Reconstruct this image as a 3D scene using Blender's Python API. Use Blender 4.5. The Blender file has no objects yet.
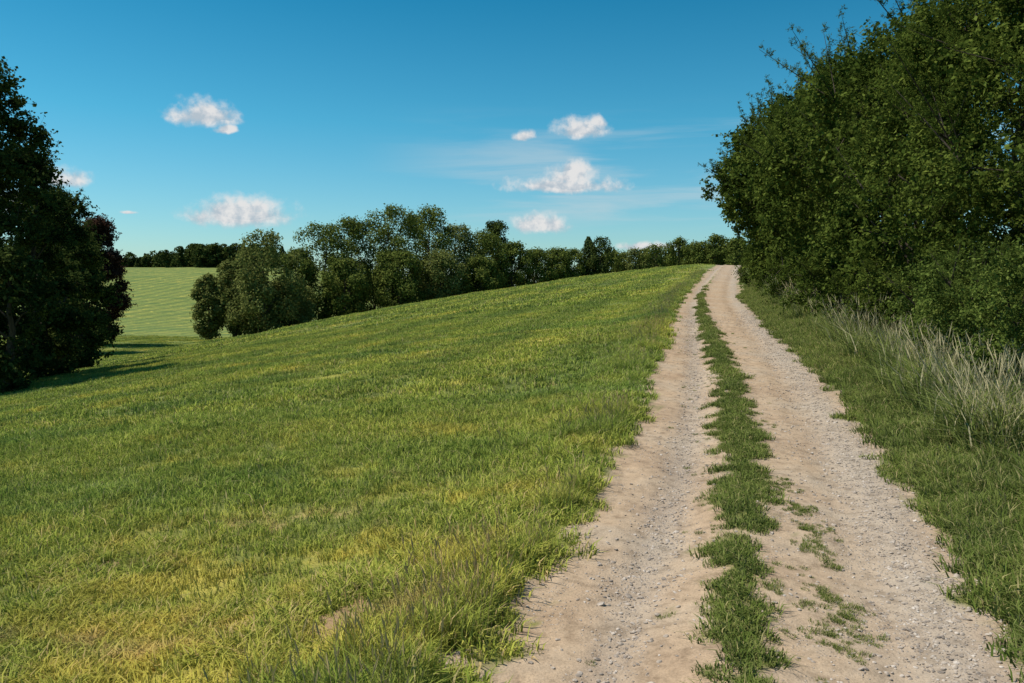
import bpy, math, numpy as np, bmesh
from mathutils import Vector, Matrix, Euler
rng = np.random.default_rng(7)
scene = bpy.context.scene
F = 796.0; CAMZ = 2.0; HV = 290.0

# ------------------------------------------------------------ noise
def _h(ix, iy, seed):
    n = (ix.astype(np.int64)*374761393 + iy.astype(np.int64)*668265263 + seed*982451653) & 0xffffffff
    n = ((n ^ (n >> 13))*1274126177) & 0xffffffff
    n = (n ^ (n >> 16)) & 0xffffffff
    return n/4294967295.0
def vnoise(x, y, seed=0):
    x = np.asarray(x, float); y = np.asarray(y, float)
    ix = np.floor(x); iy = np.floor(y); fx = x-ix; fy = y-iy
    fx = fx*fx*(3-2*fx); fy = fy*fy*(3-2*fy)
    a = _h(ix, iy, seed); b = _h(ix+1, iy, seed); c = _h(ix, iy+1, seed); d = _h(ix+1, iy+1, seed)
    return (a*(1-fx)+b*fx)*(1-fy)+(c*(1-fx)+d*fx)*fy
def fbm(x, y, seed=0, o=4):
    s = 0; a = .5; t = 0
    for i in range(o):
        s = s+a*vnoise(x*2**i, y*2**i, seed+i*17); t += a; a *= .5
    return s/t
def sstep(a, b, x):
    t = np.clip((x-a)/(b-a), 0, 1); return t*t*(3-2*t)

# ------------------------------------------------------------ terrain
ty = np.arange(-200, 3600, .5)
def table(ky, kv, sig=2.5):
    v = np.interp(ty, ky, kv)
    k = np.arange(-12, 13)*.5; w = np.exp(-k*k/(2*sig*sig)); w /= w.sum()
    vp = np.pad(v, 12, mode='reflect', reflect_type='odd')
    return np.convolve(vp, w, 'valid')
RT = table([-200, -50, 0, 4, 7.5, 11.4, 17.4, 26, 37, 49, 75, 100, 112, 130, 160, 300, 3600],
           [-3, -.8, 0, .0, .05, .3, .68, 1.08, 1.6, 2.25, 3.9, 5.2, 5.25, 4.6, 3.6, 3, 3])
XT = table([-200, 0, 4, 7.5, 11.4, 17.4, 26, 37, 49, 75, 100, 130, 300, 3600],
           [-66, .05, 1.3, 2.45, 3.5, 4.85, 6.75, 9.3, 12.5, 20, 27.2, 37, 95, 1200])
def R(y): return np.interp(y, ty, RT)
def X(y): return np.interp(y, ty, XT)
def stripc(y): return np.interp(y, [0, 4, 11, 17, 26, 37, 60], [-.1, -.15, -.2, -.36, -.5, -.6, -.6])
def striph(y): return np.interp(y, [0, 4, 7, 11, 17, 26, 34, 60], [.20, .20, .24, .30, .22, .15, .06, .0])
MOLES = [(-2.75, 4.75, .24), (-1.0, 4.9, .25), (-1.7, 4.9, .15), (-3.3, 6.4, .16), (-3.0, 5.5, .12), (-.35, 4.2, .14)]
def dirtmask(x, y):
    s = x-X(y)
    n = fbm(x*2.2, y*2.2, 5, 4)-.5
    n2 = fbm(x*7, y*7, 9, 3)-.5
    n3 = fbm(x*.6, y*.6, 31, 2)-.5
    e = np.minimum(1.60+.3*n3-(-s), 1.48+.4*n3-s)+.6*n+.5*n2
    road = sstep(-.05, .12, e)
    st = striph(y)-np.abs(s-stripc(y)-.25*n3)+.42*n+.6*n2
    strip = sstep(-.02, .12, st)
    d = road*(1-strip)
    for mx, my, mr in MOLES:
        q = np.hypot(x-mx, (y-my)*.8)/mr+2.2*n2+1.2*n
        d = np.maximum(d, 1-sstep(.6, 1.2, q))
    return d
def H(x, y, fine=True):
    x = np.asarray(x, float); y = np.asarray(y, float)
    s = x-X(y)
    sl = np.maximum(0, -s-1.6); sr = np.maximum(0, s-1.6)
    z = R(y)-(.07*sl+.0019*np.minimum(sl, 200)**2)+.45*(1-np.exp(-sr/4))
    fl = -4.6
    z = fl+.9*np.logaddexp(0, (z-fl)/.9)
    z = z+(1-sstep(-75, -35, x))*14.2*sstep(112, 272, y)
    off = sstep(1.5, 5, np.abs(s))
    z = z+off*(.5*(fbm(x/14, y/14, 3, 2)-.5)+.16*(fbm(x/2.5, y/2.5, 4, 3)-.5))
    a = np.abs(s)
    inr = 1-sstep(1.3, 1.95, a)
    c = s-stripc(y)
    z = z+inr*(-.05-.055*np.exp(-((np.abs(s+.05)-.8)/.25)**2)+.06*np.exp(-(c/.3)**2))
    for mx, my, mr in MOLES[:4]:
        z = z+.03*np.exp(-(((x-mx)**2+(y-my)**2)/(mr*.9)**2))
    if fine:
        z = z+(.04*(fbm(x*5, y*5, 8, 4)-.5)+.07*(fbm(x*1.3, y*1.3, 12, 2)-.5))*np.exp(-np.abs(y)/60)
    return z

def mesh_obj(name, verts, faces, mat=None, parent=None, smooth=False, link=True):
    me = bpy.data.meshes.new(name)
    verts = np.asarray(verts, np.float32)
    me.vertices.add(len(verts)); me.vertices.foreach_set('co', verts.ravel())
    if isinstance(faces, np.ndarray): faces = [faces]
    li = np.concatenate([f.ravel() for f in faces]).astype(np.int32)
    tot = np.concatenate([np.full(len(f), f.shape[1]) for f in faces]).astype(np.int32)
    st = np.concatenate([[0], np.cumsum(tot)[:-1]]).astype(np.int32)
    me.loops.add(len(li)); me.loops.foreach_set('vertex_index', li)
    me.polygons.add(len(tot)); me.polygons.foreach_set('loop_start', st)
    if smooth: me.polygons.foreach_set('use_smooth', np.ones(len(tot), bool))
    me.update(calc_edges=True)
    if mat: me.materials.append(mat)
    ob = bpy.data.objects.new(name, me)
    if link: scene.collection.objects.link(ob)
    if parent: ob.parent = parent
    return ob
def fattr(me, name, vals, typ='FLOAT'):
    a = me.attributes.new(name, typ, 'POINT')
    a.data.foreach_set('vector' if typ == 'FLOAT_VECTOR' else 'value', np.asarray(vals).ravel())

# ------------------------------------------------------------ material helpers
class NT:
    def __init__(s, tree): s.t = tree; s.n = tree.nodes; s.l = tree.links; s.n.clear()
    def node(s, typ, **kw):
        n = s.n.new(typ)
        for k, v in kw.items(): setattr(n, k, v)
        return n
    def set(s, sock, v):
        if isinstance(v, bpy.types.NodeSocket): s.l.new(v, sock)
        elif v is not None: sock.default_value = v
    def math(s, op, a, b=None, c=None, clamp=False):
        n = s.node('ShaderNodeMath', operation=op, use_clamp=clamp)
        for i, v in enumerate((a, b, c)):
            if v is not None: s.set(n.inputs[i], v)
        return n.outputs[0]
    def vmath(s, op, a, b=None, out=0):
        n = s.node('ShaderNodeVectorMath', operation=op); s.set(n.inputs[0], a)
        if b is not None: s.set(n.inputs[1], b)
        return n.outputs[out]
    def noise(s, vec, scale, detail=4, rough=.55, dist=0):
        n = s.node('ShaderNodeTexNoise'); s.set(n.inputs['Vector'], vec)
        n.inputs['Scale'].default_value = scale; n.inputs['Detail'].default_value = detail
        n.inputs['Roughness'].default_value = rough; n.inputs['Distortion'].default_value = dist
        return n.outputs['Fac']
    def ramp(s, fac, stops):
        n = s.node('ShaderNodeValToRGB'); s.set(n.inputs[0], fac); cr = n.color_ramp
        while len(cr.elements) < len(stops): cr.elements.new(.5)
        for e, (p, c) in zip(cr.elements, stops):
            e.position = p; e.color = (*c, 1) if len(c) == 3 else c
        return n.outputs[0]
    def mix(s, f, a, b, blend='MIX'):
        n = s.node('ShaderNodeMix', data_type='RGBA', blend_type=blend)
        s.set(n.inputs[0], f)
        s.set(n.inputs[6], (*a, 1) if isinstance(a, tuple) else a)
        s.set(n.inputs[7], (*b, 1) if isinstance(b, tuple) else b)
        return n.outputs[2]
    def smooth(s, x, a, b):
        n = s.node('ShaderNodeMapRange', interpolation_type='SMOOTHSTEP')
        s.set(n.inputs[0], x); n.inputs[1].default_value = a; n.inputs[2].default_value = b
        return n.outputs[0]
def newmat(name):
    m = bpy.data.materials.new(name); m.use_nodes = True
    return m, NT(m.node_tree)

def field_tone(t, pos, col):
    """world-space variation of the meadow: dry yellow areas, thin brownish areas, broad mowing bands"""
    sep = t.node('ShaderNodeSeparateXYZ'); t.set(sep.inputs[0], pos)
    flat = t.vmath('MULTIPLY', pos, (1, 1, 0))
    n1 = t.noise(flat, .62, 4, .68)
    n2 = t.noise(t.vmath('ADD', flat, (40, 13, 0)), 1.1, 4, .7)
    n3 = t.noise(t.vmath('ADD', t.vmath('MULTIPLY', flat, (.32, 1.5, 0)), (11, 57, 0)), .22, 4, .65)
    near = t.math('SUBTRACT', 1.0, t.smooth(sep.outputs[1], 5, 12))
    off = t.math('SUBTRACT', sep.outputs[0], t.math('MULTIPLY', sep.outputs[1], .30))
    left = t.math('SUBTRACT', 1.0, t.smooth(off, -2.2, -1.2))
    m1 = t.math('MULTIPLY', t.smooth(t.math('ADD', n1, t.math('MULTIPLY', near, .08)), .54, .70), left)
    m2 = t.math('MULTIPLY', t.smooth(t.math('ADD', n2, t.math('MULTIPLY', near, .06)), .61, .72), left)
    col = t.mix(t.math('MULTIPLY', m1, .62), col, (.48, .41, .085))
    col = t.mix(t.math('MULTIPLY', m2, .5), col, (.46, .34, .16))
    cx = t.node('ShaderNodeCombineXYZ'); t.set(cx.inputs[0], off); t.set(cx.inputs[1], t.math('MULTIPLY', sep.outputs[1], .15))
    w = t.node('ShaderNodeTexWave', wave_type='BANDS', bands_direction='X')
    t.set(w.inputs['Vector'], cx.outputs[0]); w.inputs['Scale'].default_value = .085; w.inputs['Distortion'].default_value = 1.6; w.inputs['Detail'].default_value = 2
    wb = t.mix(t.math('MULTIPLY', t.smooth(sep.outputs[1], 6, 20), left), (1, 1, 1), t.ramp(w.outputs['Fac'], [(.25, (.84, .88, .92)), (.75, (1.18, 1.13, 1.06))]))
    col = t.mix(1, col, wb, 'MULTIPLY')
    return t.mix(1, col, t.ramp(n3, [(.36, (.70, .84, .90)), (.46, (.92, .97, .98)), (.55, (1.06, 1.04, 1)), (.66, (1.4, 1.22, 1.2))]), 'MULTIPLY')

def veg_shader(t, col, trans, up):
    geo = t.node('ShaderNodeNewGeometry')
    d = t.node('ShaderNodeBsdfDiffuse'); t.set(d.inputs[0], col)
    if up:
        nn = t.vmath('NORMALIZE', t.vmath('ADD', geo.outputs['Normal'], (0, 0, up)))
        t.l.new(nn, d.inputs['Normal'])
    tr = t.node('ShaderNodeBsdfTranslucent'); t.set(tr.inputs[0], col)
    mx = t.node('ShaderNodeMixShader'); mx.inputs[0].default_value = trans; t.l.new(d.outputs[0], mx.inputs[1]); t.l.new(tr.outputs[0], mx.inputs[2])
    o = t.node('ShaderNodeOutputMaterial'); t.l.new(mx.outputs[0], o.inputs[0])

def grass_mat(name, c0, c1, c2, dry=(.42, .36, .17), yellow=True):
    m, t = newmat(name)
    geo = t.node('ShaderNodeNewGeometry'); pos = geo.outputs['Position']
    at = t.node('ShaderNodeAttribute', attribute_name='tint'); tint = at.outputs['Fac']
    col = t.ramp(tint, [(0, c0), (.45, c1), (.91, c2), (.94, dry), (1, dry)])
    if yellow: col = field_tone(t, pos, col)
    n = t.noise(pos, .9, 2)
    col = t.mix(1, col, t.ramp(n, [(.3, (.8, .84, .84)), (.7, (1.2, 1.15, 1.1))]), 'MULTIPLY')
    veg_shader(t, col, .28, 1.3 if yellow else 1.1)
    return m

def leaf_mat(name, c0, c1, c2, trans=.3, up=.25):
    m, t = newmat(name)
    geo = t.node('ShaderNodeNewGeometry'); pos = geo.outputs['Position']
    at = t.node('ShaderNodeAttribute', attribute_name='tint')
    n = t.noise(pos, .55, 2)
    f = t.math('ADD', t.math('MULTIPLY', at.outputs['Fac'], .6), t.math('MULTIPLY', n, .5))
    col = t.ramp(f, [(.1, c0), (.5, c1), (.9, c2)])
    veg_shader(t, col, trans, up)
    return m

def principled(t, col, rough=.9, bump=None, strength=.5, dist=.02):
    p = t.node('ShaderNodeBsdfPrincipled'); t.set(p.inputs['Base Color'], col); p.inputs['Roughness'].default_value = rough
    p.inputs['Specular IOR Level'].default_value = .15
    if bump is not None:
        b = t.node('ShaderNodeBump'); b.inputs['Strength'].default_value = strength; b.inputs['Distance'].default_value = dist
        t.set(b.inputs['Height'], bump); t.l.new(b.outputs[0], p.inputs['Normal'])
    o = t.node('ShaderNodeOutputMaterial'); t.l.new(p.outputs[0], o.inputs[0])

def ground_mat():
    m, t = newmat('ground_soil_and_dirt')
    geo = t.node('ShaderNodeNewGeometry'); pos = geo.outputs['Position']
    sep = t.node('ShaderNodeSeparateXYZ'); t.set(sep.inputs[0], pos)
    dirt = t.node('ShaderNodeAttribute', attribute_name='dirt').outputs['Fac']
    stone = t.node('ShaderNodeAttribute', attribute_name='stone').outputs['Fac']
    soil = t.node('ShaderNodeAttribute', attribute_name='soil').outputs['Fac']
    n = t.noise(pos, 3.0, 6, .7)
    gf = t.ramp(n, [(.3, (.095, .13, .028)), (.55, (.165, .20, .05)), (.75, (.235, .25, .075))])
    gn = t.ramp(n, [(.3, (.075, .095, .025)), (.55, (.14, .16, .042)), (.75, (.21, .19, .075))])
    g = t.mix(t.smooth(sep.outputs[1], 60, 115), gn, gf)
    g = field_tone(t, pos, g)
    a = t.noise(pos, .9, 5, .6); b = t.noise(pos, 8, 5, .6); c = t.noise(pos, 70, 3, .7)
    s = t.ramp(a, [(.3, (.35, .24, .155)), (.5, (.43, .31, .205)), (.7, (.42, .33, .24))])
    s = t.mix(t.math('MULTIPLY', stone, .6), s, (.35, .305, .255))
    s = t.mix(t.math('MULTIPLY', soil, .8), s, (.30, .19, .095))
    s = t.mix(1, s, t.ramp(b, [(.3, (.64, .62, .60)), (.5, (1, 1, 1)), (.75, (1.17, 1.16, 1.14))]), 'MULTIPLY')
    s = t.mix(1, s, t.ramp(c, [(.3, (.76, .76, .76)), (.5, (1, 1, 1)), (.72, (1.16, 1.16, 1.16))]), 'MULTIPLY')
    v = t.node('ShaderNodeTexVoronoi'); t.set(v.inputs['Vector'], pos); v.inputs['Scale'].default_value = 36
    sc = t.node('ShaderNodeSeparateColor'); t.l.new(v.outputs['Color'], sc.inputs[0])
    zone = t.smooth(t.math('SUBTRACT', t.math('ADD', t.noise(pos, 1.6, 3), t.math('MULTIPLY', stone, .25)), soil), .50, .70)
    peb = t.math('MULTIPLY', t.math('SUBTRACT', 1, t.smooth(v.outputs['Distance'], .2, .36)), zone)
    pc = t.mix(sc.outputs[0], (.22, .18, .15), (.56, .49, .43))
    s = t.mix(t.math('MULTIPLY', peb, .75), s, pc)
    col = t.mix(dirt, g, s)
    bump = t.math('ADD', t.math('MULTIPLY', b, .9), t.math('ADD', t.math('MULTIPLY', c, .25), t.math('MULTIPLY', peb, .4)))
    principled(t, col, .95, bump, .75, .025)
    return m
GM = ground_mat()
def stonemask(s, x, y):
    return np.clip(.9*np.exp(-((s-1.05)/.33)**2)+.75*np.exp(-((s+.85)/.2)**2)+.8*(fbm(x*.8, y*.35, 63, 3)-.5), 0, 1)

# ------------------------------------------------------------ ground & road mesh
ys = list(np.arange(-150, 0, 5.0))+list(np.arange(0, 2, .1)); y = 2.0
while y < 3400: ys.append(y); y += .04+.011*(y-2)
ys = np.array(ys)
pos_s = [0]
while pos_s[-1] < 2.16: pos_s.append(pos_s[-1]+.05)
nroad = len(pos_s)-1; st = .05
while pos_s[-1] < 3600: st *= (1.0 if pos_s[-1] < 3 else 1.05); pos_s.append(pos_s[-1]+st)
ss = np.array([-v for v in pos_s[:0:-1]]+pos_s); mid = len(pos_s)-1
S, Y = np.meshgrid(ss, ys); XX = X(Y)+S; ZZ = H(XX, Y); DM = dirtmask(XX, Y); SMK = stonemask(S, XX, Y)
def grid(c0, c1):
    xs = XX[:, c0:c1+1]; n = xs.shape[1]; r = xs.shape[0]
    v = np.stack([xs, Y[:, c0:c1+1], ZZ[:, c0:c1+1]], -1).reshape(-1, 3)
    i = (np.arange(r-1)[:, None]*n+np.arange(n-1)[None]).ravel()
    f = np.stack([i, i+1, i+n+1, i+n], -1)
    return v, f, DM[:, c0:c1+1].ravel(), SMK[:, c0:c1+1].ravel()
v, f, d, q = grid(mid-nroad, mid+nroad)
ob = mesh_obj('dirt_road', v, f, GM, smooth=True); fattr(ob.data, 'dirt', d); fattr(ob.data, 'stone', q); fattr(ob.data, 'soil', q*0)
v1, f1, d1, q1 = grid(0, mid-nroad); v2, f2, d2, q2 = grid(mid+nroad, len(ss)-1)
ob = mesh_obj('ground', np.concatenate([v1, v2]), np.concatenate([f1, f2+len(v1)]), GM, smooth=True)
vv_ = np.concatenate([v1, v2]); fattr(ob.data, 'dirt', np.concatenate([d1, d2])); fattr(ob.data, 'stone', np.concatenate([q1, q2])*0)
fattr(ob.data, 'soil', sstep(2.1, 2.5, np.abs(vv_[:, 0]-X(vv_[:, 1]))))

# ------------------------------------------------------------ GN instancer
def make_group(col):
    ng = bpy.data.node_groups.new('scatter_'+col.name, 'GeometryNodeTree')
    ng.interface.new_socket('Geometry', in_out='INPUT', socket_type='NodeSocketGeometry')
    ng.interface.new_socket('Geometry', in_out='OUTPUT', socket_type='NodeSocketGeometry')
    N = ng.nodes; L = ng.links
    gi = N.new('NodeGroupInput'); go = N.new('NodeGroupOutput')
    ci = N.new('GeometryNodeCollectionInfo'); ci.inputs['Collection'].default_value = col
    ci.inputs['Separate Children'].default_value = True; ci.inputs['Reset Children'].default_value = True
    ip = N.new('GeometryNodeInstanceOnPoints'); ip.inputs['Pick Instance'].default_value = True
    L.new(gi.outputs[0], ip.inputs['Points']); L.new(ci.outputs[0], ip.inputs['Instance'])
    for nm, ty_, sk in (('vid', 'INT', 'Instance Index'), ('rot', 'FLOAT_VECTOR', 'Rotation'), ('scl', 'FLOAT', 'Scale')):
        na = N.new('GeometryNodeInputNamedAttribute'); na.data_type = ty_; na.inputs['Name'].default_value = nm
        L.new(na.outputs['Attribute'], ip.inputs[sk])
    L.new(ip.outputs[0], go.inputs[0])
    return ng
groups = {}
def scatter(name, pts, rots, scl, col, parent=None):
    if col.name not in groups: groups[col.name] = make_group(col)
    me = bpy.data.meshes.new(name); me.vertices.add(len(pts)); me.vertices.foreach_set('co', np.asarray(pts, np.float32).ravel())
    fattr(me, 'rot', rots, 'FLOAT_VECTOR'); fattr(me, 'scl', scl)
    fattr(me, 'vid', rng.integers(0, len(col.objects), len(pts)).astype(np.int32), 'INT')
    ob = bpy.data.objects.new(name, me); scene.collection.objects.link(ob)
    if parent: ob.parent = parent
    md = ob.modifiers.new('scatter', 'NODES'); md.node_group = groups[col.name]
    return ob
def ground_rots(x, y):
    e = .15
    gx = (H(x+e, y, 0)-H(x-e, y, 0))/(2*e); gy = (H(x, y+e, 0)-H(x, y-e, 0))/(2*e)
    out = np.zeros((len(x), 3)); yaw = rng.uniform(0, 6.283, len(x))
    for i in range(len(x)):
        q = Vector((-gx[i], -gy[i], 1)).normalized().to_track_quat('Z', 'Y')
        out[i] = (q.to_matrix() @ Matrix.Rotation(yaw[i], 3, 'Z')).to_euler()
    return out

# ------------------------------------------------------------ grass sources
def blades(n, ext, h, hv, w, bend=.35, circ=False, clump=0):
    if circ:
        a = rng.uniform(0, 6.283, n); r = ext*np.sqrt(rng.uniform(0, 1, n))*.5
        b = np.stack([r*np.cos(a), r*np.sin(a)], -1)
        out = b/(ext*.5)*.5
    else:
        b = rng.uniform(-ext/2, ext/2, (n, 2)); out = np.zeros((n, 2))
        if clump:
            c = rng.uniform(-ext/2, ext/2, (clump, 2)); k = rng.integers(0, clump, n)
            m = rng.uniform(0, 1, n) < .4
            off = rng.normal(0, .03, (n, 2)); b[m] = c[k[m]]+off[m]; out[m] = off[m]/.06
    hh = h*(1+hv*rng.normal(0, 1, n)); hh = np.clip(hh, h*.3, h*2.0)
    hh *= .6+.8*vnoise(b[:, 0]*5+3, b[:, 1]*5, int(rng.integers(99)))
    a = rng.uniform(0, 6.283, n); lean = np.stack([np.cos(a), np.sin(a)], -1)*bend*rng.uniform(.3, 1.4, (n, 1))+out*.6
    fa = rng.uniform(0, 6.283, n); side = np.stack([np.cos(fa), np.sin(fa)], -1)*(w/2)*rng.uniform(.7, 1.4, (n, 1))
    V = np.zeros((n, 5, 3))
    V[:, 0, :2] = b-side; V[:, 1, :2] = b+side; V[:, :2, 2] = -.02
    m = b+lean*hh[:, None]*.3; V[:, 2, :2] = m+side*.85; V[:, 3, :2] = m-side*.85; V[:, 2:4, 2] = (hh*.55)[:, None]
    V[:, 4, :2] = b+lean*hh[:, None]; V[:, 4, 2] = hh*(1-.25*np.hypot(lean[:, 0], lean[:, 1]))
    i = np.arange(n)[:, None]*5
    q = i+np.array([[0, 1, 2, 3]]); tr = i+np.array([[3, 2, 4]])
    tint = np.repeat(rng.uniform(0, 1, n), 5)
    return V.reshape(-1, 3), q, tr, tint
def seedheads(n, ext, h):
    V = []; Q = []; T = []
    for i in range(n):
        b = rng.uniform(-ext/2, ext/2, 2); hh = h*rng.uniform(.7, 1.25); a = rng.uniform(0, 6.28)
        d = np.array([math.cos(a), math.sin(a)])*rng.uniform(.05, .4)*hh
        p = [np.array([*(b+d*t*t), hh*t]) for t in (0, .5, .78, .88, 1)]
        ws = [.0015, .0013, .001, .006, .001]
        for ang in (a, a+1.57):
            sd = np.array([math.cos(ang), math.sin(ang), 0]); k = len(V)
            for pp, w in zip(p, ws): V += [pp-sd*w, pp+sd*w]
            for j in range(4): Q.append([k+2*j, k+2*j+1, k+2*j+3, k+2*j+2])
            T += [.97]*10
    return np.array(V), np.array(Q), np.array(T)
def src(colname, specs, mat):
    col = bpy.data.collections.new(colname)
    for k, sp in enumerate(specs):
        sp = dict(sp); sh = sp.pop('seed_h', None); sn = sp.pop('seed_n', 0)
        V, q, tr, tint = blades(**sp)
        fs = [q, tr]
        if sn:
            V2, q2, t2 = seedheads(sn, sp['ext'], sh); fs = [np.concatenate([q, q2+len(V)]), tr]
            V = np.concatenate([V, V2]); tint = np.concatenate([tint, t2])
        ob = mesh_obj(f'{colname}_{k}', V, fs, mat, link=False); fattr(ob.data, 'tint', tint)
        col.objects.link(ob)
    return col
MG = grass_mat('meadow_grass', (.15, .215, .036), (.27, .335, .062), (.40, .435, .10))
MV = grass_mat('verge_grass', (.08, .12, .025), (.15, .195, .043), (.25, .27, .09), yellow=False)
MT = grass_mat('tall_grass', (.08, .12, .03), (.155, .20, .05), (.27, .30, .10), dry=(.52, .47, .29), yellow=False)
C_near = src('meadow_near', [dict(n=1050, ext=.75, h=.062, hv=.42, w=.007, bend=.75, clump=16) for _ in range(4)], MG)
C_mid = src('meadow_mid', [dict(n=1400, ext=1.5, h=.062, hv=.4, w=.013, bend=.75, clump=30) for _ in range(4)], MG)
C_far = src('meadow_far', [dict(n=1000, ext=3.4, h=.08, hv=.4, w=.035, bend=.8) for _ in range(3)], MG)
C_mtuft = src('meadow_tufts', [dict(n=55, ext=.17, h=.045, hv=.45, w=.007, bend=1.0, circ=True) for _ in range(3)], MG)
C_tuft = src('tufts', [dict(n=60, ext=.17, h=.045, hv=.45, w=.007, bend=1.1, circ=True) for _ in range(4)], MV)
C_edge = src('edge_tufts', [dict(n=110, ext=.22, h=.16, hv=.3, w=.007, bend=.6, circ=True, seed_n=2, seed_h=.3) for _ in range(4)], MG)
C_vpatch = src('verge_patch', [dict(n=900, ext=.75, h=.08, hv=.5, w=.008, bend=.7, clump=14) for _ in range(3)], MV)
C_verge = src('verge_tufts', [dict(n=110, ext=.25, h=.19, hv=.35, w=.008, bend=.7, circ=True, seed_n=1, seed_h=.32) for _ in range(4)], MV)
C_tall = src('tall_tufts', [dict(n=170, ext=.5, h=.42, hv=.45, w=.012, bend=.9, circ=True, seed_n=8, seed_h=.78) for _ in range(5)], MT)

def gridpts(y0, y1, sp, smax, left=-.72, pad=5):
    gx, gy = np.meshgrid(np.arange(left*y1-pad, .4*y1+3, sp), np.arange(y0, y1, sp))
    x = gx.ravel()+rng.uniform(-.22, .22, gx.size)*sp; y = gy.ravel()+rng.uniform(-.22, .22, gx.size)*sp
    k = (x > left*y-pad) & (x-X(y) < smax); return x[k], y[k]
def put(name, x, y, sc, col):
    z = H(x, y)
    scatter(name, np.stack([x, y, z], -1), ground_rots(x, y), sc, col)
def nearmole(x, y, f=1.0):
    r = np.zeros(len(x), bool)
    for mx, my, mr in MOLES: r |= np.hypot(x-mx, y-my) < mr*f+.14
    return r
x, y = gridpts(1.2, 13, .56, -2.0, pad=2.5)
k = (dirtmask(x, y) < .5) & ~nearmole(x, y, 1.1); x = x[k]; y = y[k]
put('meadow_grass', x, y, .6+.8*fbm(x*.7, y*.7, 21, 3)+rng.uniform(0, .2, len(x)), C_near)
n = 9000; x = rng.uniform(-4.2, .3, n); y = rng.uniform(3.4, 7.4, n); k = nearmole(x, y, 2.6) & (rng.uniform(0, 1, n) > .93*dirtmask(x, y)) & (x-X(y) < -1.8); x = x[k]; y = y[k]
put('meadow_grass', x, y, rng.uniform(.6, 1.5, len(x))*np.where(dirtmask(x, y) > .4, .45, 1), C_mtuft)
x, y = gridpts(12.8, 42, 1.14, -2.35, pad=4)
put('meadow_grass', x, y, .7+.6*fbm(x*.35, y*.35, 22, 3)+rng.uniform(0, .2, len(x)), C_mid)
x, y = gridpts(41.5, 112, 2.7, -3.2, pad=6)
put('meadow_grass', x, y, .85+.45*fbm(x*.1, y*.1, 23, 3), C_far)
n = 6000; y = 1.5+60*rng.uniform(0, 1, n)**1.8; s = rng.uniform(-2.8, -1.35, n); x = X(y)+s
k = rng.uniform(0, .9, n) > dirtmask(x, y); x = x[k]; y = y[k]
put('roadside_grass', x, y, rng.uniform(.5, 1.6, len(x))*(1+y/60), C_mtuft)
n = 5600; y = 1.5+40*rng.uniform(0, 1, n)**1.8; s = rng.uniform(1.2, 2.2, n); x = X(y)+s
k = rng.uniform(0, .9, n) > dirtmask(x, y); x = x[k]; y = y[k]
put('verge_grass', x, y, rng.uniform(.4, 1.5, len(x))*(1+y/60), C_tuft)
# road strip
n = 50000; y = 1.2+(50-1.2)*rng.uniform(0, 1, n)**1.9; s = rng.uniform(-1.2, 1.0, n); x = X(y)+s
k = (dirtmask(x, y) < .45) & (rng.uniform(0, 1, n) < .58*fbm(x*3, y*3, 91, 2)+.08+.01*y); x = x[k]; y = y[k]
put('road_strip_grass', x, y, rng.uniform(.35, 1.15, len(x))*(1+y/70), C_tuft)
n = 4200; y = 1.8+22*rng.uniform(0, 1, n)**1.6; s = stripc(y)+rng.normal(0, .3, n); x = X(y)+s
k = (rng.uniform(0, 1, n) < sstep(.5, .7, fbm(x*2.5, y*2.5, 93, 2))*.5); x = x[k]; y = y[k]
put('road_strip_grass', x, y, rng.uniform(.15, .5, len(x)), C_tuft)
n = 420; y = rng.uniform(3.3, 8, n); s = .5+rng.normal(0, .09, n)-.05*(y-4); x = X(y)+s
k = fbm(x*3, y*3, 77, 2) > .58
put('road_strip_grass', x[k], y[k], rng.uniform(.2, .5, k.sum()), C_tuft)
# left roadside rank grass
n = 3400; y = 1.5+70*rng.uniform(0, 1, n)**1.7; s = -1.7-np.abs(rng.normal(0, .38, n)); x = X(y)+s
k = (dirtmask(x, y) < .3) & (fbm(x*1.2, y*1.2, 41, 2) > .43); x = x[k]; y = y[k]
put('roadside_grass', x, y, rng.uniform(.4, 1.2, len(x)), C_edge)
n = 800; y = 3+22*rng.uniform(0, 1, n)**1.3; x = rng.uniform(-.7, .3, n)*y; k = (x-X(y) < -2.2) & (fbm(x*.8, y*.8, 55, 2) > .6) & (dirtmask(x, y) < .1) & ~nearmole(x, y, 1.5); x = x[k]; y = y[k]
put('roadside_grass', x, y, rng.uniform(.3, .6, len(x)), C_edge)
# right verge
gx, gy = np.meshgrid(np.arange(1.85, 5.5, .56), np.arange(1.2, 30, .56)); s = gx.ravel()+rng.uniform(-.1, .1, gx.size); y = gy.ravel()+rng.uniform(-.1, .1, gx.size)
x = X(y)+s; k = dirtmask(x, y) < .5; x = x[k]; y = y[k]
put('verge_grass', x, y, rng.uniform(.8, 1.25, len(x)), C_vpatch)
n = 4600; y = 1.5+60*rng.uniform(0, 1, n)**1.6; s = 1.5+3.4*rng.uniform(0, 1, n)**1.2; x = X(y)+s
k = (dirtmask(x, y) < .35) & (fbm(x*1.1, y*1.1, 47, 2) > .4); x = x[k]; y = y[k]
put('verge_grass', x, y, rng.uniform(.3, 1.1, len(x))*(.6+.5*sstep(1.5, 2.6, x-X(y))), C_verge)
n = 800; y = 7.5+45*rng.uniform(0, 1, n)**1.5; s = 2.3+.008*y+np.abs(rng.normal(0, .6, n)); x = X(y)+s
k = fbm(x*.9, y*.9, 71, 2) > .43; x = x[k]; y = y[k]
put('tall_grass', x, y, rng.uniform(.25, 1.25, len(x)), C_tall)

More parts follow.
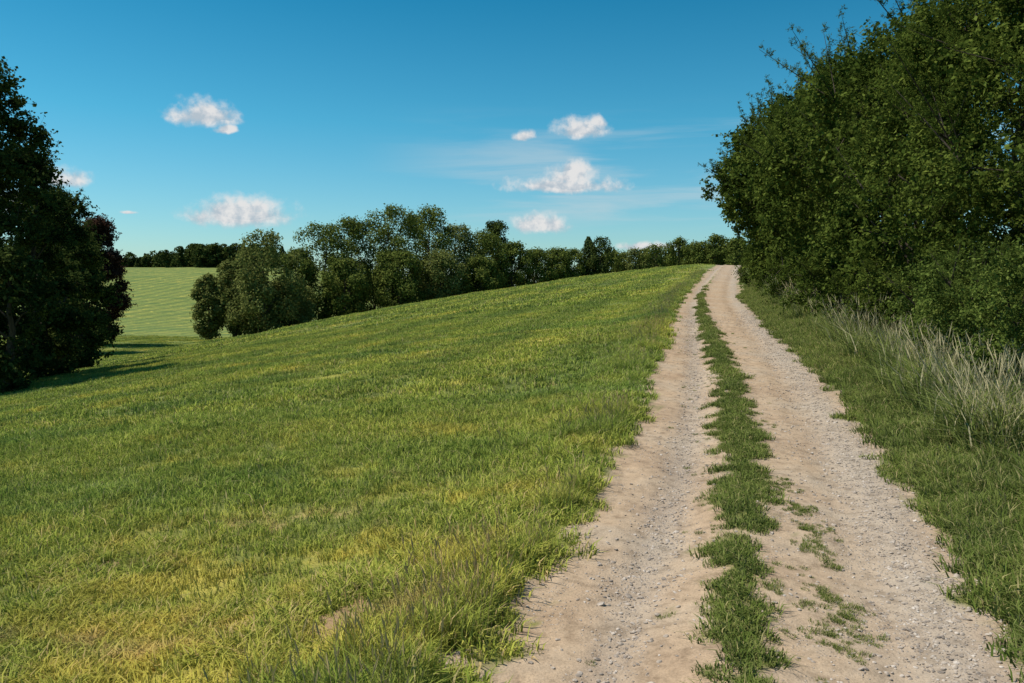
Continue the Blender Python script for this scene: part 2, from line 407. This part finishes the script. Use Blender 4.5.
# ------------------------------------------------------------ gravel
m, t = newmat('gravel_stone'); geo = t.node('ShaderNodeNewGeometry')
principled(t, t.ramp(t.noise(geo.outputs['Position'], 14, 2), [(.3, (.20, .165, .14)), (.5, (.38, .31, .25)), (.7, (.56, .48, .41))]), .85)
SM = m; C_st = bpy.data.collections.new('stones')
for k in range(5):
    bm = bmesh.new(); bmesh.ops.create_icosphere(bm, subdivisions=2, radius=1)
    r = [Vector(rng.normal(0, 1, 3)).normalized() for _ in range(7)]
    for vv in bm.verts:
        for q in r:
            dd = vv.co.dot(q)
            if dd > .72: vv.co -= q*(dd-.72)*.9
        vv.co.z *= .6; vv.co.x *= 1.2
    me = bpy.data.meshes.new('stone'); bm.to_mesh(me); bm.free(); me.materials.append(SM)
    C_st.objects.link(bpy.data.objects.new(f'stone_{k}', me))
n = 70000; y = 2.2+28*rng.uniform(0, 1, n)**1.9; s = rng.uniform(-1.7, 1.8, n); x = X(y)+s
pr = .07+1.2*stonemask(s, x, y)
k = (dirtmask(x, y) > .5) & (rng.uniform(0, 1.4, n) < pr); x = x[k]; y = y[k]
z = H(x, y)
scatter('gravel', np.stack([x, y, z+.001], -1), rng.uniform(-.4, .4, (len(x), 3))+np.stack([0*x, 0*x, rng.uniform(0, 6.28, len(x))], -1),
        .004+.012*rng.uniform(0, 1, len(x))**3+.0002*y+np.where(rng.uniform(0, 1, len(x)) < .012, .012, 0), C_st)

# ------------------------------------------------------------ trees
rng = np.random.default_rng(23)
m, t = newmat('bark'); tc = t.node('ShaderNodeTexCoord')
n_ = t.noise(t.vmath('MULTIPLY', tc.outputs['Object'], (1, 1, .2)), 14, 5, .7)
principled(t, t.ramp(n_, [(.3, (.03, .024, .018)), (.7, (.11, .09, .065))]), .95, n_, .8, .03)
BM = m
def tube(P, rad, ns=7):
    P = np.asarray(P, float); V = []; Fc = []
    for i, p in enumerate(P):
        d = P[min(i+1, len(P)-1)]-P[max(i-1, 0)]; d /= np.linalg.norm(d)+1e-9
        a = np.cross(d, [.3, .9, .1]); a /= np.linalg.norm(a)+1e-9; b = np.cross(d, a)
        for j in range(ns):
            an = 6.2832*j/ns; V.append(p+rad[i]*(a*math.cos(an)+b*math.sin(an)))
    for i in range(len(P)-1):
        for j in range(ns):
            Fc.append([i*ns+j, i*ns+(j+1) % ns, (i+1)*ns+(j+1) % ns, (i+1)*ns+j])
    return np.array(V), np.array(Fc)
def join(parts):
    V = []; Fc = []; o = 0
    for v, f in parts: V.append(v); Fc.append(f+o); o += len(v)
    return np.concatenate(V), np.concatenate(Fc)
def wood(h, targets, r0, stems=1):
    parts = []
    for sidx in range(stems):
        tip = np.array([rng.normal(0, .05*h), rng.normal(0, .05*h), h*.86])
        b0 = np.array([rng.normal(0, .35), rng.normal(0, .35), -.3]) if stems > 1 else np.array([0, 0, -.3])
        n = 8; P = [b0+(tip-b0)*i/(n-1)+np.r_[rng.normal(0, .012*h, 2)*min(i, 3)/3, 0] for i in range(n)]
        rr = [r0*(1-.88*i/(n-1))*(1.35 if i == 0 else 1) for i in range(n)]
        parts.append(tube(P, rr))
        for tg in targets[sidx::stems]:
            hz = np.clip(tg[2]-.45*math.hypot(tg[0], tg[1])-.06*h, .12*h, .8*h)
            t = (hz+.3)/(tip[2]+.3); a = b0+(tip-b0)*t; m = (a+tg)/2+np.array([0, 0, .04*h])+rng.normal(0, .02*h, 3)
            ra = r0*(1-.85*t)*.5
            parts.append(tube([a, (a+m)/2+rng.normal(0, .01*h, 3), m, (m+tg)/2, tg], [ra, ra*.75, ra*.5, ra*.3, .008], 5))
    return join(parts)
def leafquads(P, N, L, W):
    n = len(P); a = np.cross(N, rng.normal(0, 1, (n, 3))); a /= np.linalg.norm(a, axis=1)[:, None]+1e-9
    b = np.cross(N, a); l = L*rng.uniform(.7, 1.3, (n, 1)); w = W*rng.uniform(.7, 1.3, (n, 1))
    V = np.stack([P-a*l*.5, P+b*w*.5+N*w*.15, P+a*l*.5, P-b*w*.5+N*w*.15], 1)
    f = np.arange(n)[:, None]*4+np.arange(4)[None]
    return V.reshape(-1, 3), f
def unit(v): return v/(np.linalg.norm(v, axis=-1, keepdims=True)+1e-9)
def sprays(L, W, nl, ntw=8, size=.55):
    out = []
    for k in range(6):
        P = []; parts = []
        for i in range(ntw):
            d = unit(rng.normal(0, 1, 3)+np.array([0, 0, .35])); ln = size*rng.uniform(.5, 1.35)
            c = rng.normal(0, .1, 3); e = c+d*ln
            parts.append(tube([c, e], [.006, .002], 3))
            mm = nl//ntw; t = rng.uniform(.1, 1.05, mm)[:, None]
            P.append(c*(1-t)+e*t+rng.normal(0, .055*size/.55, (mm, 3)))
        P = np.concatenate(P); N = unit(unit(P)*.5+rng.normal(0, .6, P.shape)+np.array([0, 0, .45]))
        V, f = leafquads(P, N, L, W); tw, tf = join(parts)
        out.append((np.concatenate([V, tw]), np.concatenate([f, tf+len(V)]),
                    np.concatenate([np.repeat(rng.uniform(0, 1, len(P)), 4), np.zeros(len(tw))])))
    return out
def bake(name, P, scl, var, mat, parent):
    Vs = []; Fs = []; Ts = []; o = 0; k = rng.integers(0, len(var), len(P))
    for i, (V, f, tt) in enumerate(var):
        p = P[k == i]; s = scl[k == i]; n = len(p)
        if not n: continue
        a = rng.uniform(0, 6.283, n); c = np.cos(a)[:, None]*s[:, None]; q = np.sin(a)[:, None]*s[:, None]
        Z = np.stack([V[None, :, 0]*c-V[None, :, 1]*q+p[:, None, 0], V[None, :, 0]*q+V[None, :, 1]*c+p[:, None, 1], V[None, :, 2]*s[:, None]+p[:, None, 2]], -1)
        Vs.append(Z.reshape(-1, 3)); Fs.append((f[None]+(np.arange(n)*len(V))[:, None, None]).reshape(-1, 4)+o); o += n*len(V)
        Ts.append((tt[None]*.7+rng.uniform(0, .3, (n, 1))).ravel())
    V = np.concatenate(Vs); V[:, 2] = np.maximum(V[:, 2], -.05)
    ob = mesh_obj(name, V, np.concatenate(Fs), mat, parent); fattr(ob.data, 'tint', np.concatenate(Ts)); return ob
ML = leaf_mat('hedgerow_leaves', (.022, .038, .009), (.062, .092, .016), (.175, .215, .042))
MB = leaf_mat('bush_leaves', (.05, .08, .018), (.105, .15, .03), (.20, .24, .06))
MD = leaf_mat('dark_leaves', (.016, .028, .010), (.040, .060, .016), (.11, .135, .034))
MC = leaf_mat('copper_leaves', (.038, .020, .016), (.065, .034, .025), (.10, .06, .036))
MM = leaf_mat('tree_leaves', (.045, .066, .014), (.095, .125, .026), (.19, .215, .05))
MO = leaf_mat('olive_leaves', (.075, .095, .026), (.135, .158, .042), (.23, .24, .075))
MF = leaf_mat('conifer_needles', (.025, .042, .018), (.05, .075, .026), (.085, .11, .04), trans=.1)
S_h1 = sprays(.085, .056, 216); S_h2 = sprays(.115, .08, 136); S_h3 = sprays(.16, .11, 88)
S_b = sprays(.055, .036, 216, size=.4); S_d = sprays(.16, .105, 120, size=.6)

def crown_points(h, rad, n, t0=.12, peak=.45, nl=26, shell=.55, lob=(.32, .5), flat=.85):
    C = []; Rr = []
    for i in range(nl):
        t = t0+(1-t0)*(i+.5)/nl
        u = (t-t0)/(1-t0)
        pr = (min(1, (u/peak+.25))**.6 if u < peak else math.sqrt(max(0, 1-((u-peak)/(1.02-peak))**2)))
        a = i*2.4+rng.normal(0, .4); lr = rad*rng.uniform(*lob)
        rr = max(0, pr*rad*rng.uniform(.65, 1.2)-lr*.7)
        C.append([rr*math.cos(a), rr*math.sin(a), min(t*h, h-lr*.8)]); Rr.append(lr)
    C = np.array(C); Rr = np.array(Rr)
    w = Rr**2; k = rng.choice(len(C), n, p=w/w.sum())
    d = unit(rng.normal(0, 1, (n, 3))+unit(C[k]-np.array([0, 0, h*.5]))*.5)
    r = Rr[k]*(shell+(1-shell)*rng.uniform(0, 1, n)**.6)*rng.uniform(.85, 1.12, n)
    P = C[k]+d*r[:, None]*np.array([1, 1, flat])
    P[:, 2] = np.maximum(P[:, 2], .12)
    return P, C, d
def empty(name, loc):
    e = bpy.data.objects.new(name, None); e.location = loc; e.empty_display_size = .5; scene.collection.objects.link(e); return e
def near_tree(name, x, y, h, rad, n, var, mat, scale, t0=.1, peak=.45, r0=.16, stems=1, nl=24, shoots=14, lob=(.26, .46), flat=.85, slen=1.2):
    e = empty(name, (x, y, float(H(x, y))))
    P, C, d = crown_points(h, rad, n, t0, peak, nl, .6, lob, flat)
    sc = scale*rng.uniform(.6, 1.15, n)
    v, f = wood(h, list(C), r0, stems); parts = [(v, f)]
    SP = []; SS = []
    top = C[C[:, 2] > h*.45]
    for i in range(shoots if len(top) else 0):
        c = top[rng.integers(len(top))]; dd = unit(np.array([c[0], c[1], 0])*.45/rad+rng.normal(0, .4, 3)+np.array([0, 0, .9])); L = rad*.4+slen*rng.uniform(.2, 1)
        pts = [c+dd*L*q+np.array([0, 0, -.08*q*q]) for q in (0, .5, 1)]
        parts.append(tube(pts, [.02, .012, .004], 4))
        for q in np.linspace(.45, 1, 7): SP.append(c+dd*L*q+rng.normal(0, .05, 3)); SS.append(scale*(.42-.24*q))
    v, f = join(parts); mesh_obj('trunk_and_limbs', v, f, BM, e, smooth=True)
    if SP: P = np.concatenate([P, np.array(SP)]); sc = np.concatenate([sc, SS])
    bake('foliage', P, sc, var, mat, e)
    return e
def px(u, y): return (u-512)/F*y
def topz(v, y): return CAMZ+(HV-v)/F*y

# right hedgerow
hed = [(9.0, 5.8, 6.9, 2.7), (12.0, 5.6, 7.3, 2.9), (15.6, 5.4, 7.0, 2.9), (19.8, 5.1, 7.4, 2.9), (24, 4.9, 7.5, 3.0), (28.5, 4.7, 8.3, 3.1),
       (33.5, 4.5, 8.4, 3.3), (38.5, 4.1, 8.8, 3.4), (44, 3.8, 8.4, 3.6), (50, 4.3, 7.4, 3.1), (56.5, 4.5, 6, 2.8)]
for yy, so, h, rad in hed:
    var = S_h1 if yy < 17 else S_h2 if yy < 31 else S_h3
    near_tree('hedgerow_tree', float(X(yy))+so, yy, h, rad, int(14.5*rad*h), var, ML, 1.0+yy*.004, t0=.12, peak=.6, r0=.12, stems=3, nl=24, shoots=34, slen=1.6, lob=(.24, .46))
for yy, so, h, rad in [(12.2, 3.8, 1.9, 1.2), (10.2, 4.1, 2.2, 1.3), (14.5, 3.9, 1.6, 1.0), (8.2, 4.4, 1.8, 1.2), (18.5, 3.4, 1.4, .9), (24, 3.2, 1.5, 1.0), (31, 3.0, 1.8, 1.1), (38, 2.8, 2.0, 1.2), (46, 2.7, 2.1, 1.3)]:
    near_tree('hedgerow_bush', float(X(yy))+so, yy, h, rad, int(50*rad*h), S_b if yy < 16 else S_h2, MB if yy < 16 else ML, .9 if yy < 16 else .7, t0=.1, peak=.4, r0=.03, stems=3, nl=16, shoots=16, slen=.6)
# left group
for u, yy, vt, rad, mat, nm, t0, nl in [(-20, 28, 62, 2.1, MD, 'broadleaf_tree', .02, 28), (-95, 29, 30, 2.6, MD, 'broadleaf_tree', .03, 24), (34, 33, 150, 1.7, MD, 'broadleaf_tree', .02, 22),
                          (62, 40, 196, 1.6, MD, 'broadleaf_tree', .03, 18), (4, 26, 255, 1.3, MD, 'broadleaf_tree', .03, 14), (100, 96, 220, 2.7, MC, 'copper_beech_tree', .08, 20), (52, 84, 190, 3.6, MD, 'broadleaf_tree', .05, 22), (76, 58, 236, 2.0, MD, 'broadleaf_tree', .05, 16)]:
    x0 = px(u, yy); h = topz(vt, yy)-float(H(x0, yy))
    near_tree(nm, x0, yy, h, rad, int(17*rad*h*(1 if yy < 50 else .8)), S_d, mat, 1.0 if yy < 50 else 1.6, t0=t0, peak=.4, r0=.2, nl=nl, shoots=12, lob=(.3, .5), flat=.6)

# middle tree belt
def belt_tree(name, u, yy, vt, radpx, mat, n=8500, t0=.12, L=.30):
    x0 = px(u, yy); g = float(H(x0, yy)); h = topz(vt, yy)-g; rad = radpx/F*yy
    e = empty(name, (x0, yy, g)); P, C, d = crown_points(h, rad, n, t0, rng.uniform(.35, .55), 30, .5, (.2, .42))
    N = unit(d*.8+rng.normal(0, .5, d.shape)+np.array([0, 0, .4]))
    P = P+rng.normal(0, .2, P.shape)
    v, f = leafquads(P, N, L, L*.7)
    o = mesh_obj('foliage', v, f, mat, e); fattr(o.data, 'tint', np.repeat(rng.uniform(0, 1, n), 4))
    v, f = wood(h, list(C[::2]), .22); mesh_obj('trunk_and_limbs', v, f, BM, e, smooth=True)
for u, yy, vt, rp, mat in [(210, 99, 276, 17, MO), (234, 100, 262, 24, MO), (266, 96, 232, 34, MO), (252, 98, 268, 28, MO), (300, 106, 250, 24, MM), (324, 108, 224, 31, MM), (350, 112, 219, 29, MM),
                           (394, 112, 207, 30, MM), (372, 118, 222, 27, MD), (432, 116, 208, 30, MM), (458, 118, 226, 25, MO), (414, 122, 216, 26, MM), (482, 120, 232, 26, MM), (497, 126, 222, 19, MD),
                           (345, 104, 260, 26, MM), (400, 108, 252, 28, MM), (440, 110, 252, 26, MO), (290, 100, 280, 24, MO), (480, 114, 258, 22, MM), (512, 124, 243, 22, MM), (535, 128, 250, 20, MM), (556, 130, 249, 20, MM)]:
    belt_tree('broadleaf_tree', u, yy, vt, rp, mat)
for u, yy, vt, rp, mat in [(574, 134, 250, 14, MM), (600, 134, 238, 13, MD), (616, 138, 252, 15, MM), (636, 135, 249, 15, MO), (656, 134, 246, 16, MM), (678, 132, 239, 14, MM), (697, 130, 243, 15, MM), (714, 128, 236, 13, MM), (735, 126, 240, 15, MM)]:
    belt_tree('broadleaf_tree', u, yy, vt, rp, mat, n=4000)
def conifer_parts(x, y, g, h, r, n):
    t = 1-rng.uniform(0, 1, n)**.75; a = rng.uniform(0, 6.283, n)
    tier = .7+.3*np.abs(np.sin(t*h*2.0+a)); rr = r*(1-t)**.8*tier*rng.uniform(.3, 1.15, n)+.15
    P = np.stack([x+rr*np.cos(a), y+rr*np.sin(a), g+.5+t*(h-.5)-rr*.15], -1)
    N = unit(np.stack([np.cos(a)*.7, np.sin(a)*.7, .6+0*a], -1)+rng.normal(0, .45, (n, 3)))
    return P, N
for u, yy, vt, r in [(588, 136, 237, 3.2)]:
    x0 = px(u, yy); g = float(H(x0, yy)); h = topz(vt, yy)-g; n = 4500
    e = empty('spruce_tree', (x0, yy, g)); P, N = conifer_parts(0, 0, 0, h, r, n)
    v, f = leafquads(P, N, .45, .22); o = mesh_obj('foliage', v, f, MF, e); fattr(o.data, 'tint', np.repeat(rng.uniform(0, 1, n), 4))
    v, f = tube([[0, 0, -.3], [0, 0, h*.5], [0, 0, h]], [.2, .12, .02]); mesh_obj('trunk', v, f, BM, e)
PP = []; NN = []
def mass(n, xr, yr, hr, conif=.6, q=420):
    for i in range(n):
        x0 = rng.uniform(*xr); y0 = rng.uniform(*yr); g = float(H(x0, y0)); h = rng.uniform(*hr)
        if rng.uniform() < conif: P, N = conifer_parts(x0, y0, g, h, h*.32, q)
        else:
            P, C, d = crown_points(h, h*.4, q, .1, .45, 12); P = P+np.array([x0, y0, g]); N = unit(d+rng.normal(0, .5, d.shape)+np.array([0, 0, .4]))
        PP.append(P); NN.append(N)
mass(110, (-112, -78), (252, 285), (5.5, 8.0), .35)
mass(110, (-170, -95), (276, 300), (3.0, 5), .3)
mass(200, (-420, -60), (300, 360), (6, 8), .3, 260)
mass(230, (-60, 430), (190, 300), (7, 11), .2, 300)
mass(70, (-10, 75), (150, 175), (6, 9), .1, 500)
P = np.concatenate(PP); N = np.concatenate(NN)
v, f = leafquads(P, N, .8, .55); o = mesh_obj('distant_forest', v, f, MD); fattr(o.data, 'tint', np.repeat(rng.uniform(0, 1, len(P)), 4))

# ------------------------------------------------------------ camera
cam = bpy.data.cameras.new('camera'); cam.sensor_width = 36; cam.lens = F/1024*36; cam.clip_end = 8000; cam.clip_start = .05
pitch = math.atan((341.5-HV)/F)
co = bpy.data.objects.new('camera', cam); co.location = (0, 0, CAMZ); co.rotation_euler = (math.pi/2-pitch, 0, 0)
scene.collection.objects.link(co); scene.camera = co

# ------------------------------------------------------------ light
az = math.atan2(-1, .12); el = math.radians(60)
Sd = Vector((math.sin(az)*math.cos(el), math.cos(az)*math.cos(el), math.sin(el)))
sl = bpy.data.lights.new('sun', 'SUN'); sl.energy = 5.0; sl.angle = math.radians(.5); sl.color = (1, .94, .83)
so = bpy.data.objects.new('sun', sl); so.rotation_euler = Sd.to_track_quat('Z', 'Y').to_euler(); so.location = (-30, 0, 50); scene.collection.objects.link(so)
w = bpy.data.worlds.new('World'); scene.world = w; w.use_nodes = True; t = NT(w.node_tree)
sky = t.node('ShaderNodeTexSky', sky_type='NISHITA'); sky.sun_disc = False; sky.sun_elevation = el; sky.sun_rotation = az
sky.air_density = 1.0; sky.dust_density = .6; sky.ozone_density = 1.6
tc = t.node('ShaderNodeTexCoord'); D = tc.outputs['Generated']
sepd = t.node('ShaderNodeSeparateXYZ'); t.l.new(D, sepd.inputs[0])
tintc = t.ramp(sepd.outputs[2], [(0, (.95, 1.18, 1.22)), (.08, (.66, 1.12, 1.20)), (.2, (.30, 1.04, 1.14)), (.34, (.10, .82, .97)), (1, (.4, .8, .95))])
skyc = t.mix(1, sky.outputs[0], tintc, 'MULTIPLY')
warp = t.node('ShaderNodeTexNoise'); t.l.new(D, warp.inputs['Vector']); warp.inputs['Scale'].default_value = 26; warp.inputs['Detail'].default_value = 3
Dw = t.vmath('ADD', D, t.vmath('MULTIPLY', t.vmath('SUBTRACT', warp.outputs['Color'], (.5, .5, .5)), (.022, .022, .014)))
nz = t.noise(D, 50, 6, .6); nzs = t.noise(t.vmath('ADD', D, (.005, 0, -.007)), 50, 4, .6)
alpha = None; lit = None
for (u, v, hw, hh) in [(203, 116, 28, 15), (226, 131, 9, 6), (240, 216, 46, 17), (252, 207, 24, 12), (583, 131, 25, 12), (598, 124, 9, 6), (526, 137, 10, 6), (563, 187, 58, 10), (570, 176, 28, 14), (541, 226, 27, 12), (650, 247, 30, 5), (62, 180, 20, 12), (10, 205, 30, 14), (130, 213, 8, 2)]:
    a = (u-512)/F; b = (341.5-v)/F
    d = Vector((a, math.cos(pitch)+b*math.sin(pitch), b*math.cos(pitch)-math.sin(pitch))).normalized()
    r = d.cross(Vector((0, 0, 1))).normalized(); up = r.cross(d)
    xx = t.math('MULTIPLY', t.vmath('DOT_PRODUCT', Dw, tuple(r), out=1), F/hw)
    yy = t.math('MULTIPLY', t.vmath('DOT_PRODUCT', Dw, tuple(up), out=1), F/hh)
    y2 = t.math('ADD', yy, t.math('MULTIPLY', t.math('MINIMUM', yy, 0), .8))
    rr = t.math('SQRT', t.math('ADD', t.math('MULTIPLY', xx, xx), t.math('MULTIPLY', y2, y2)))
    front = t.math('GREATER_THAN', t.vmath('DOT_PRODUCT', D, tuple(d), out=1), 0)
    den = t.math('MAXIMUM', t.math('MULTIPLY', t.math('SUBTRACT', 1.6, rr), front), 0)
    l = t.math('MULTIPLY', t.math('GREATER_THAN', den, .0), yy)
    if alpha is None: alpha = den; lit = l
    else: alpha = t.math('MAXIMUM', alpha, den); lit = t.math('ADD', lit, l)
dens = t.math('ADD', t.math('MINIMUM', alpha, 1.35), t.math('MULTIPLY', t.math('SUBTRACT', nz, .5), 1.7))
al = t.math('MULTIPLY', t.math('MULTIPLY', t.smooth(dens, .25, 1.2), t.smooth(alpha, 0, .4)), .93)
lf = t.math('ADD', t.math('MULTIPLY', lit, .4), t.math('MULTIPLY', t.math('SUBTRACT', nz, nzs), 4.0))
cc = t.ramp(t.math('ADD', lf, .55), [(0, (4.8, 5.4, 6.0)), (.5, (6.3, 6.5, 6.8)), (1, (8.0, 7.8, 7.7))])
wv = t.vmath('MULTIPLY', D, (3.2, 3.2, 38)); wz = t.noise(wv, 1.0, 5, .55, .4)
band = t.math('MULTIPLY', t.smooth(sepd.outputs[2], .06, .10), t.math('SUBTRACT', 1, t.smooth(sepd.outputs[2], .15, .23)))
wr = t.math('MULTIPLY', t.smooth(sepd.outputs[0], -.2, .05), band)
wa = t.math('MULTIPLY', t.math('MULTIPLY', t.smooth(wz, .44, .68), wr), .5)
col = t.mix(wa, skyc, (5.6, 6.5, 6.9)); col = t.mix(al, col, cc)
bg = t.node('ShaderNodeBackground'); t.l.new(col, bg.inputs[0]); bg.inputs[1].default_value = .10
o = t.node('ShaderNodeOutputWorld'); t.l.new(bg.outputs[0], o.inputs[0])
scene.view_settings.view_transform = 'Standard'; scene.view_settings.look = 'None'; scene.view_settings.exposure = 0
